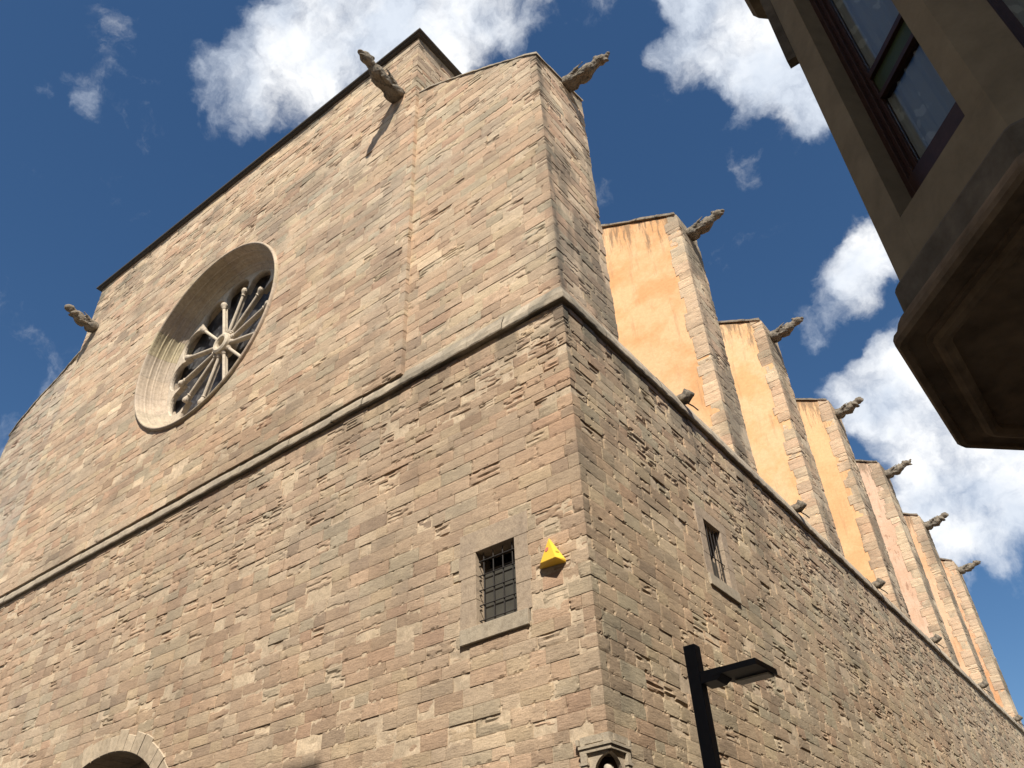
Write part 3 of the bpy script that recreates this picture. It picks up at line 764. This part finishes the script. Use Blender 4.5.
# ================================================================== small windows
def window(origin_u, dims, path_axis, surround, parent, proud=.006, bars=(4, 5), label=None):
    """dims u0,u1,z0,z1 ; path_axis 'A' -> x along, depth +y ; 'B' -> y along, depth -x"""
    u0, u1, z0, z1 = dims
    if path_axis == 'A': T = Matrix.Identity(4)
    else: T = Matrix(((0, -1, 0, 0), (1, 0, 0, 0), (0, 0, 1, 0), (0, 0, 0, 1)))      # local x->world y, local y->world -x
    w = empty('window', T @ Vector(((u0+u1)/2, 0, z0)), parent); w.matrix_parent_inverse = Matrix.Identity(4)
    if label: w['label'] = label
    l, r, bt, tp = surround
    b = MB()
    # jamb stones in three courses each side, lintel on top
    hs = [z0, z0+(z1-z0)*.36, z0+(z1-z0)*.68, z1]
    for k in range(3):
        jl = (0, .03, -.02)[k]; 
        b.box(u0-l+jl, u0, -proud-.003*k, .42, hs[k]+.003, hs[k+1]-.003, bev=.005, M=T)
        b.box(u1, u1+r+jl, -proud-.002*k, .42, hs[k]+.003, hs[k+1]-.003, bev=.005, M=T)
    b.box(u0-l, u1+r, -proud-.004, .42, z1+.003, z1+tp, bev=.006, M=T)
    b.build('frame', M_lintel, w)
    b = MB(); b.box(u0-l+.02, u1+r-.06, -.05, .42, z0-bt, z0-.003, bev=.008, M=T); b.build('sill', M_trimgrey, w)
    b = MB(); b.box(u0-.05, u1+.05, .43, .50, z0-.05, z1+.05, M=T); b.build('backing', M_dark, w)
    # pane set low in the opening
    b = MB()
    zt = z0+(z1-z0)*.80 if path_axis == 'A' else z0+(z1-z0)*.5
    b.box(u0+.003, u1-.003, .24, .26, z0, zt, M=T); b.build('pane', M_pane, w)
    b = MB(); nv, nh = bars; r_ = .011
    yg = .07
    for k in range(nv):
        x = u0+(u1-u0)*(k+.6)/(nv+.1)
        b.tube([T @ Vector((x, yg, z0-.0)), T @ Vector((x, yg, z1-.02))], r_, 6)
    for k in range(nh):
        z = z0+(z1-z0)*(.07+.80*k/(max(1, nh-1))) if nh > 1 else z0+(z1-z0)*.42
        b.tube([T @ Vector((u0+.02, yg+.06, z)), T @ Vector((u0+.03, yg-.015, z)), T @ Vector((u1-.005, yg-.015, z))], r_, 6)
    b.build('grille', M_iron, w)
    return w
window(0, WA, 'A', (.36, .30, .27, .42), church, bars=(4, 5), label='barred window near the corner, beside the yellow alarm box')
window(0, WB, 'B', (.32, .32, .25, .27), church, bars=(5, 1), label='narrow barred window in the side wall')

# ================================================================== portal
portal = empty('portal', (PC[0], 0, 0), church); portal.matrix_parent_inverse = Matrix.Identity(4)
def portal_ring():
    rs = np.random.RandomState(8); V = []; F = []; C = []; bi = 0; n = 30
    for s in range(n):
        a0 = math.pi*s/n+.003; a1 = math.pi*(s+1)/n-.003
        r0 = PC[2]; r1 = PC[2]+rs.uniform(.36, .48); pr = -.012-rs.uniform(0, .02); c = np.array([.46, .38, .28])*(1+rs.normal(0, .08))
        pts = []
        for a in (a0, (a0+a1)/2, a1):
            for (r, y) in ((r0+.02, pr), (r1-.015, pr), (r1, pr+.02), (r1, .9), (r0, .9), (r0, pr+.02)):
                V.append((PC[0]+math.cos(a)*r, y, PC[1]+math.sin(a)*r)); C.append(c)
        for k in range(2):
            for i in range(6):
                j = (i+1) % 6; F.append((bi+k*6+i, bi+(k+1)*6+i, bi+(k+1)*6+j, bi+k*6+j))
        F.append((bi, bi+1, bi+2, bi+5)); F.append((bi+5, bi+2, bi+3, bi+4)); F.append((bi+12, bi+17, bi+14, bi+13)); F.append((bi+17, bi+16, bi+15, bi+14))
        bi += 18
    for sx in (-1, 1):
        pass
    return np_mesh('voussoirs', V, F, np.array(C))
link('voussoirs', portal_ring(), M_course, portal)
b = MB(); b.box(PC[0]-PC[2]-.30, PC[0]-PC[2], -.01, .9, 0, PC[1]); b.build('jamb', M_trim, portal)
b = MB(); b.box(PC[0]+PC[2], PC[0]+PC[2]+.30, -.01, .9, 0, PC[1]); b.build('jamb', M_trim, portal)
b = MB(); b.box(PC[0]-3.6, PC[0]+3.6, 1.25, 1.45, 0, 7.6); b.build('tympanum', M_trim, portal)
b = MB(); b.box(PC[0]-3.4, PC[0]+3.4, .92, 1.22, 6.9, 7.9); b.build('soffit', M_trim, portal)
b = MB(); b.box(PC[0]-1.5, PC[0]-.01, 1.15, 1.24, 0, 4.0, bev=.01); b.box(PC[0]+.01, PC[0]+1.5, 1.15, 1.24, 0, 4.0, bev=.01); b.build('door', simple('old_wood', (.10, .06, .035), rough=.7, scale=12), portal)

# ================================================================== corner niche with its statue
niche = empty('corner_niche', (0, 0, 3.4), church); niche.matrix_parent_inverse = Matrix.Identity(4)
def ell(name, w0, d_out, z0, z1, mat, parent, din=.0, w1=None, bev=0):
    """L-shaped block wrapping the corner: arms w0 long, d_out proud"""
    loop = [(-w0, -d_out), (d_out, -d_out), (d_out, w0), (-din, w0), (-din, din), (-w0, din)]
    b = MB(); b.prism([(p[0], p[1]) for p in loop], 2, z0, z1); return b.build(name, mat, parent)
def ell_mb(b, w0, d_out, z0, z1, din=.25):
    b.prism([(-w0, -d_out), (d_out, -d_out), (d_out, w0), (-din, w0), (-din, din), (-w0, din)], 2, z0, z1)
b = MB()
ell_mb(b, .44, .075, 4.68, 4.735); ell_mb(b, .45, .095, 4.738, 4.775); ell_mb(b, .43, .06, 4.778, 4.90)
for sx in (0, 1):    # little stepped ends and sunk panels
    if sx == 0:
        b.box(-.50, -.455, -.07, .05, 4.80, 4.88); b.box(-.35, -.05, -.068, -.058, 4.80, 4.875)
    else:
        b.box(-.05, .07, .455, .50, 4.80, 4.88); b.box(.058, .068, .05, .35, 4.80, 4.875)
b.build('canopy', M_trimgrey, niche)
b = MB()
# arch cut in both faces: stones either side plus arch heads
def arch_half(b, face):
    # loop in (u,z): frame from u=-.40..0 with opening of half width .24, spring 4.36, top 4.62
    pts = [(-.40, 3.32), (-.24, 3.32), (-.25, 4.385)]
    for k in range(1, 9):
        t = k/8; a = rad(180-82*t); pts.append((.025+.275*math.cos(a), 4.385+.265*math.sin(a)))
    pts = [(min(p[0], -.0), p[1]) for p in pts]
    pts += [(-.0, 4.655), (-.0, 4.677), (-.40, 4.677)]
    if face == 0: b.prism(pts, 1, -.035, .03)
    else: b.prism([(-p[0], p[1]) for p in pts], 0, -.03, .035)
arch_half(b, 0); arch_half(b, 1)
b.build('pointed_arch', M_trim, niche)
b = MB()
for (x0, x1, y0, y1) in ((-.43, -.33, -.085, -.037), (.037, .085, .33, .43)):
    b.box(x0, x1, y0, y1, 3.3, 4.52, bev=.006); b.box(x0-.015, x1+.015, y0-.015, y1+.015, 4.523, 4.56); b.box(x0, x1, y0, y1, 4.563, 4.675, bev=.004)
b.build('pilaster', M_trimgrey, niche)
b = MB(); b.prism([(-.42, .035), (-.30, .30), (.0-.035, .42), (-.42, .42)], 2, 3.2, 4.68); b.box(-.42, -.035, .035, .42, 4.69, 4.8); b.build('recess', simple('niche_shade', (.12, .07, .05), rough=.9), niche)
b = MB(); ell_mb(b, .46, .10, 3.18, 3.30); b.build('bracket', M_trim, niche)
st = blob_mesh('statue', [((0, 0, .10), (.13, .12, .22), O), ((0, 0, .38), (.11, .10, .24), O), ((0, 0, .62), (.12, .085, .20), O), ((0, 0, .76), (.13, .08, .09), O),
    ((0, 0, .88), (.04, .04, .07), O), ((.015, -.015, .985), (.062, .068, .085), O), ((-.0, .0, 1.02), (.07, .072, .07), O), ((.06, -.06, .64), (.05, .05, .12), (0, 30, -45)), ((-.10, -.06, .6), (.045, .045, .16), O), ((.10, .06, .6), (.045, .045, .16), O),
    ((.055, -.055, .975), (.014, .014, .02), O)], vox=.012, rough=.006, seed=4)
so = link('statue', st, simple('pale_carved_stone', (.40, .35, .28), rough=.85, scale=20), None)
so.location = (-.095, .095, 3.45)
tag(so, 'small pale stone statue standing in the arched niche at the church corner', 'statue')
b = MB(); b.prism([(-.24, .03), (.0, -.09), (.09, .0), (-.03, .24), (-.2, .2)], 2, 3.302, 3.488); b.build('plinth', M_trim, niche)

# ================================================================== yellow alarm box
def alarm():
    bm = bmesh.new()
    pts = [(-.725, -.004, 8.16), (-.71, -.05, 8.12), (-.86, -.12, 7.70), (-.50, -.20, 7.665), (-.42, -.02, 7.665), (-.43, -.004, 7.62), (-.965, -.004, 7.66), (-.93, -.04, 7.69)]
    for p in pts: bm.verts.new(p)
    bmesh.ops.convex_hull(bm, input=bm.verts[:])
    bmesh.ops.bevel(bm, geom=bm.edges[:], offset=.006, segments=2, affect='EDGES')
    me = bpy.data.meshes.new('alarm_box'); bm.to_mesh(me); bm.free(); return me
al = empty('alarm_box', (-.7, -.01, 7.66))
tag(al, 'yellow triangular alarm box mounted on the stone wall beside the barred window', 'alarm box')
c_ = link('casing', alarm(), simple('yellow_plastic', (.76, .48, .05), rough=.4, var=.05, scale=4, bump=.02), al)
# round red-brown mark and small olive mark on its faces
nf = (Vector((-.86, -.12, 7.70))-Vector((-.71, -.05, 8.12))).cross(Vector((-.50, -.20, 7.665))-Vector((-.71, -.05, 8.12))).normalized()
if nf.y > 0: nf = -nf
cp = (Vector((-.71, -.05, 8.12))*.52+Vector((-.86, -.12, 7.70))*.33+Vector((-.50, -.20, 7.665))*.15)+nf*.004
b = MB(); b.tube([cp-nf*.003, cp+nf*.002], .042, 20); b.build('round_emblem', simple('emblem_red', (.55, .17, .12), rough=.5), al)
nf2 = (Vector((-.50, -.20, 7.665))-Vector((-.71, -.05, 8.12))).cross(Vector((-.42, -.02, 7.665))-Vector((-.71, -.05, 8.12))).normalized()
if nf2.x < 0: nf2 = -nf2
cp2 = (Vector((-.71, -.05, 8.12))*.32+Vector((-.50, -.20, 7.665))*.30+Vector((-.42, -.02, 7.665))*.38)+nf2*.004
q = nf2.to_track_quat('Z', 'Y').to_matrix().to_4x4(); q.translation = cp2
b = MB(); b.box(-.03, .03, -.018, .018, -.003, .002, M=q); b.build('small_plate', simple('olive_mark', (.30, .24, .03), rough=.5), al)

# ================================================================== street lamp
lp = empty('street_lamp', (2.93, -3.24, 0))
tag(lp, 'slim charcoal street lamp with square post and flat angular head', 'street lamp')
b = MB(); b.box(2.87, 2.99, -3.30, -3.18, .02, 4.46, bev=.006); b.build('post', M_lamp, lp)
b = MB(); b.box(2.78, 3.08, -3.39, -3.09, 0, .025, bev=.004); b.build('base_plate', M_lamp, lp)
b = MB(); b.prism([(2.992, 4.085), (2.992, 4.19), (3.20, 4.19), (3.20, 4.125), (3.14, 4.085)], 1, -3.295, -3.08); b.build('arm', M_lamp, lp)
b = MB(); b.prism([(3.10, -3.30), (3.54, -3.30), (3.56, -2.87), (3.19, -2.87), (3.15, -3.08)], 2, 4.13, 4.185)
b.build('lamp_head', M_lamp, lp)
b = MB(); b.box(3.21, 3.535, -3.03, -2.895, 4.112, 4.128, bev=.002); b.build('led_panel', M_led, lp)

# ================================================================== house with the projecting bay
house = empty('house', (8, 0, 0))
tag(house, 'dim tan plastered house with a projecting corner bay window overhanging the street', 'house')
M_bay = simple('tan_plaster', (.26, .215, .145), rough=.9, var=.22, scale=2.6, bump=.3, spec=.12)
M_band = simple('stained_band', (.15, .13, .10), rough=.92, var=.4, scale=3.5, bump=.4, spec=.1)
M_soff = simple('soffit_stone', (.21, .155, .10), rough=.95, var=.4, scale=3.5, bump=.35, spec=.1)
M_wood = simple('red_brown_wood', (.05, .023, .016), rough=.5, var=.3, scale=10, bump=.1)
M_green = simple('green_panel', (.05, .075, .03), rough=.5)
V1 = Vector((5.793, -5.681)); V2 = Vector((5.795, -4.12)); V3 = V2+Vector((.62, .62)); V0 = V1+Vector((.98, -.98)); VX = V0+Vector((1.6, 0))
def baypoly(k, ch=.0):
    nrm = [Vector((-.7071, .7071)), Vector((-1, 0)), Vector((-.7071, -.7071)), Vector((0, -1))]
    pts = [V3, V2, V1, V0, VX]
    off = []
    for i in range(4): off.append((pts[i]-nrm[i]*k, (pts[i+1]-pts[i]).normalized()))
    def isect(a, b):
        (p, d), (q, e) = a, b; t = ((q-p).cross(e))/(d.cross(e)); return p+d*t
    def cut(c, d0, d1): return [c-d0*ch, c+d1*ch] if ch > 0 else [c]
    out = [off[0][0]]
    for i in range(3): out += cut(isect(off[i], off[i+1]), off[i][1], off[i+1][1])
    out.append(off[3][0]+off[3][1]*1.6)
    out += [Vector((8.6, VX.y+k)), Vector((8.6, V3.y-k))]
    return out
def loft(name, levels, mat, parent, ch=0.0):
    bm = bmesh.new(); rings = []
    for k, z in levels: rings.append([bm.verts.new((p.x, p.y, z)) for p in baypoly(k, ch)])
    n = len(rings[0])
    for A, B in zip(rings, rings[1:]):
        for i in range(n): bm.faces.new([A[i], A[(i+1) % n], B[(i+1) % n], B[i]])
    bm.faces.new(rings[0][::-1]); bm.faces.new(rings[-1])
    bmesh.ops.recalc_face_normals(bm, faces=bm.faces[:])
    me = bpy.data.meshes.new(name); bm.to_mesh(me); bm.free(); return link(name, me, mat, parent)
loft('bay_soffit', [(.31, 5.02), (.31, 4.985), (.285, 4.955), (.255, 4.95), (.225, 4.965), (.205, 5.0), (.17, 5.002), (.165, 5.02), (.07, 5.022), (.06, 5.0), (.02, 5.0), (.0, 5.03), (.0, 5.07), (.03, 5.10), (.05, 5.16), (.08, 5.21), (.12, 5.238)], M_soff, house, ch=.03)
loft('bay_band', [(.3, 5.24), (.125, 5.24), (.125, 5.46), (.15, 5.50), (.19, 5.512), (.3, 5.513)], M_band, house, ch=.02)
ZB0, ZB1 = 5.515, 11.5
e1 = Vector((.7071, -.7071, 0)); i1 = Vector((.7071, .7071, 0))
def panel(name_pref, A, B, nin, op, parent):
    """bay wall between ground-plan points A and B, nin = inward normal, op = (t0,t1,z0,z1)"""
    A = Vector((A.x, A.y, 0)); B = Vector((B.x, B.y, 0)); L = (B-A).length; e = (B-A).normalized(); n = Vector((nin[0], nin[1], 0))
    T = Matrix(((e.x, n.x, 0, A.x), (e.y, n.y, 0, A.y), (0, 0, 1, 0), (0, 0, 0, 1)))
    t0, t1, z0, z1 = op; th = .20
    b = MB()
    b.box(0, t0, 0, th, ZB0, ZB1, M=T); b.box(t1, L, 0, th, ZB0, ZB1, M=T); b.box(t0, t1, .001, th, ZB0, z0, M=T); b.box(t0, t1, .001, th, z1, ZB1, M=T)
    b.build('bay_wall', M_bay, parent)
    w = empty('bay_window', T @ Vector(((t0+t1)/2, .2, z0)), parent); w.matrix_parent_inverse = Matrix.Translation(-abs_loc(parent))
    f = MB(); d0 = th-.04
    for st, (dd, ww) in enumerate(((d0, .05), (d0+.035, .085), (d0+.065, .12))):
        a = t0 if st == 0 else t0+(.05, .085)[st-1]-.002
        a2 = t1 if st == 0 else t1-(.05, .085)[st-1]+.002
        g0, g1 = t0+ww, t1-ww
        f.box(a, g0, dd, dd+.07, z0, z1, bev=.004, M=T); f.box(g1, a2, dd, dd+.07, z0, z1, bev=.004, M=T)
        zz = z0 if st == 0 else z0+(.05, .085)[st-1]-.002
        f.box(g0, g1, dd, dd+.07, zz, z0+ww+.32, bev=.004, M=T)
    f.build('window_frame', M_wood, w)
    zt = z0+1.25
    f = MB(); f.box(t0+.12, t1-.12, d0+.05, d0+.13, zt, zt+.05, bev=.004, M=T); f.build('transom', M_wood, w); f = MB(); f.box(t0+.12, t1-.12, d0+.05, d0+.13, zt+.27, zt+.33, bev=.004, M=T); f.build('transom', M_wood, w)
    f = MB(); f.box(t0+.12, t1-.12, d0+.085, d0+.11, zt+.05, zt+.27, M=T); f.build('transom_panel', M_green, w)
    for (a, c) in ((z0+.44, zt), (zt+.33, z1)):
        f = MB(); f.box(t0+.12, t1-.12, d0+.09, d0+.097, a, c, M=T); f.build('glass', M_glass, w)
    # curtain hung just inside
    nx = 40; V = []; F = []
    for k in range(nx+1):
        t = t0+.04+(t1-t0-.08)*k/nx; y = d0+.135+.018*math.sin(k*.9)+.01*math.sin(k*2.3)
        V += [tuple(T @ Vector((t, y, z0+.1))), tuple(T @ Vector((t, y, z1)))]
    for k in range(nx): F.append((2*k, 2*k+2, 2*k+3, 2*k+1))
    link('curtain', np_mesh('curtain', V, F, smooth=True), M_curt, w)
    f = MB(); f.box(t0-.02, t1+.02, d0+.30, d0+.32, z0, z1, M=T); f.build('room_backing', M_dark, w)
def glassmat():
    mt, nt, b = newmat('window_glass'); b.inputs['Base Color'].default_value = (.75, .8, .8, 1)
    b.inputs['Roughness'].default_value = .03; b.inputs['Transmission Weight'].default_value = 1.0; b.inputs['IOR'].default_value = 1.45; return mt
M_glass = glassmat()
def curtmat():
    mt, nt, b = newmat('lace_curtain')
    co = N(nt, 'ShaderNodeTexCoord').outputs['Object']
    v = N(nt, 'ShaderNodeTexVoronoi'); v.inputs['Scale'].default_value = 5.5; nt.links.new(co, v.inputs['Vector'])
    w = noise_node(nt, co, 26, 2)
    ad = N(nt, 'ShaderNodeMath', operation='MULTIPLY_ADD'); nt.links.new(w.outputs['Fac'], ad.inputs[0]); ad.inputs[1].default_value = .25; nt.links.new(v.outputs['Distance'], ad.inputs[2])
    c = ramp(nt, ad.outputs[0], [(.36, (.85, .85, .80)), (.42, (.58, .58, .56))]).outputs[0]
    nt.links.new(c, b.inputs['Base Color']); b.inputs['Roughness'].default_value = .9
    return mt
M_curt = curtmat()
pl = baypoly(.18)
# pl: V3', V2', V1', V0', VX'
panel('a', pl[2], pl[3], (.7071, .7071), (.25, 1.05, 5.90, 9.6), house)
panel('b', pl[1], pl[2], (1, 0), (.35, (pl[1]-pl[2]).length-.35, 5.90, 9.6), house)
panel('c', pl[3], pl[4], (0, 1), (.28, 1.12, 5.90, 9.6), house)
panel('d', pl[0], pl[1], (.7071, -.7071), (.15, (pl[0]-pl[1]).length-.15, 5.90, 9.6), house)
b = MB(); b.prism([(pl[2].y+.01, 8.36), (pl[2].y+.10, 8.36), (pl[2].y+.10, 9.8), (pl[2].y+.01, 9.8)], 0, pl[2].x-.085, pl[2].x-.003); b.build('window_hood', M_band, house)
loft('bay_roof', [(.18, 11.502), (-.1, 11.55), (-.15, 11.7), (.9, 12.3)], M_band, house)
b = MB(); b.box(7.0, 16, -5.0, 30, 0, 13.2); b.build('house_wall', M_bay, house)
b = MB(); b.prism([(6.4, 13.21), (6.4, 13.35), (11.5, 15.8), (16.6, 13.35), (16.6, 13.21)], 1, -5.6, 30.6); b.build('house_roof', M_tile, house)

# ================================================================== houses across the square, behind the photographer; the grey one is added for its shade
def far_house(name, x0, x1, y0, y1, h, wallmat, label, floors, faces):
    o = empty(name, ((x0+x1)/2, (y0+y1)/2, 0)); tag(o, label, 'house')
    b = MB(); b.box(x0, x1, y0, y1, 0, h-.3); b.build('wall', wallmat, o)
    b = MB(); b.box(x0-.25, x1+.25, y0-.25, y1+.25, h-.297, h, bev=.03); b.build('roof', M_tile, o)
    fh = (h-1.2)/floors
    for f in range(floors):
        z = f*fh+1.2
        if 'N' in faces:
            x = x0+1.4
            while x < x1-1.5:
                w = MB(); w.box(x-.6, x+.6, y1+.003, y1+.06, z, z+1.7, bev=.01); wo_ = w.build('window', M_trim, o)
                w = MB(); w.box(x-.48, x+.48, y1+.063, y1+.075, z+.1, z+1.6); ww = w.build('pane', M_pane, wo_)
                x += 2.6
    return o
far_house('house', -20.0, 1.95, -24, -12.0, 21.35, simple('ochre_render', (.42, .33, .22), rough=.9), 'tall ochre house across the square behind the camera', 6, 'N')
far_house('house', 8.2, 17, -26, -11.2, 19.2, simple('grey_render', (.30, .28, .25), rough=.9), 'tall unseen grey house behind the camera, added to shade the bay window', 5, 'N')  # unseen block, added to keep direct sun off the bay
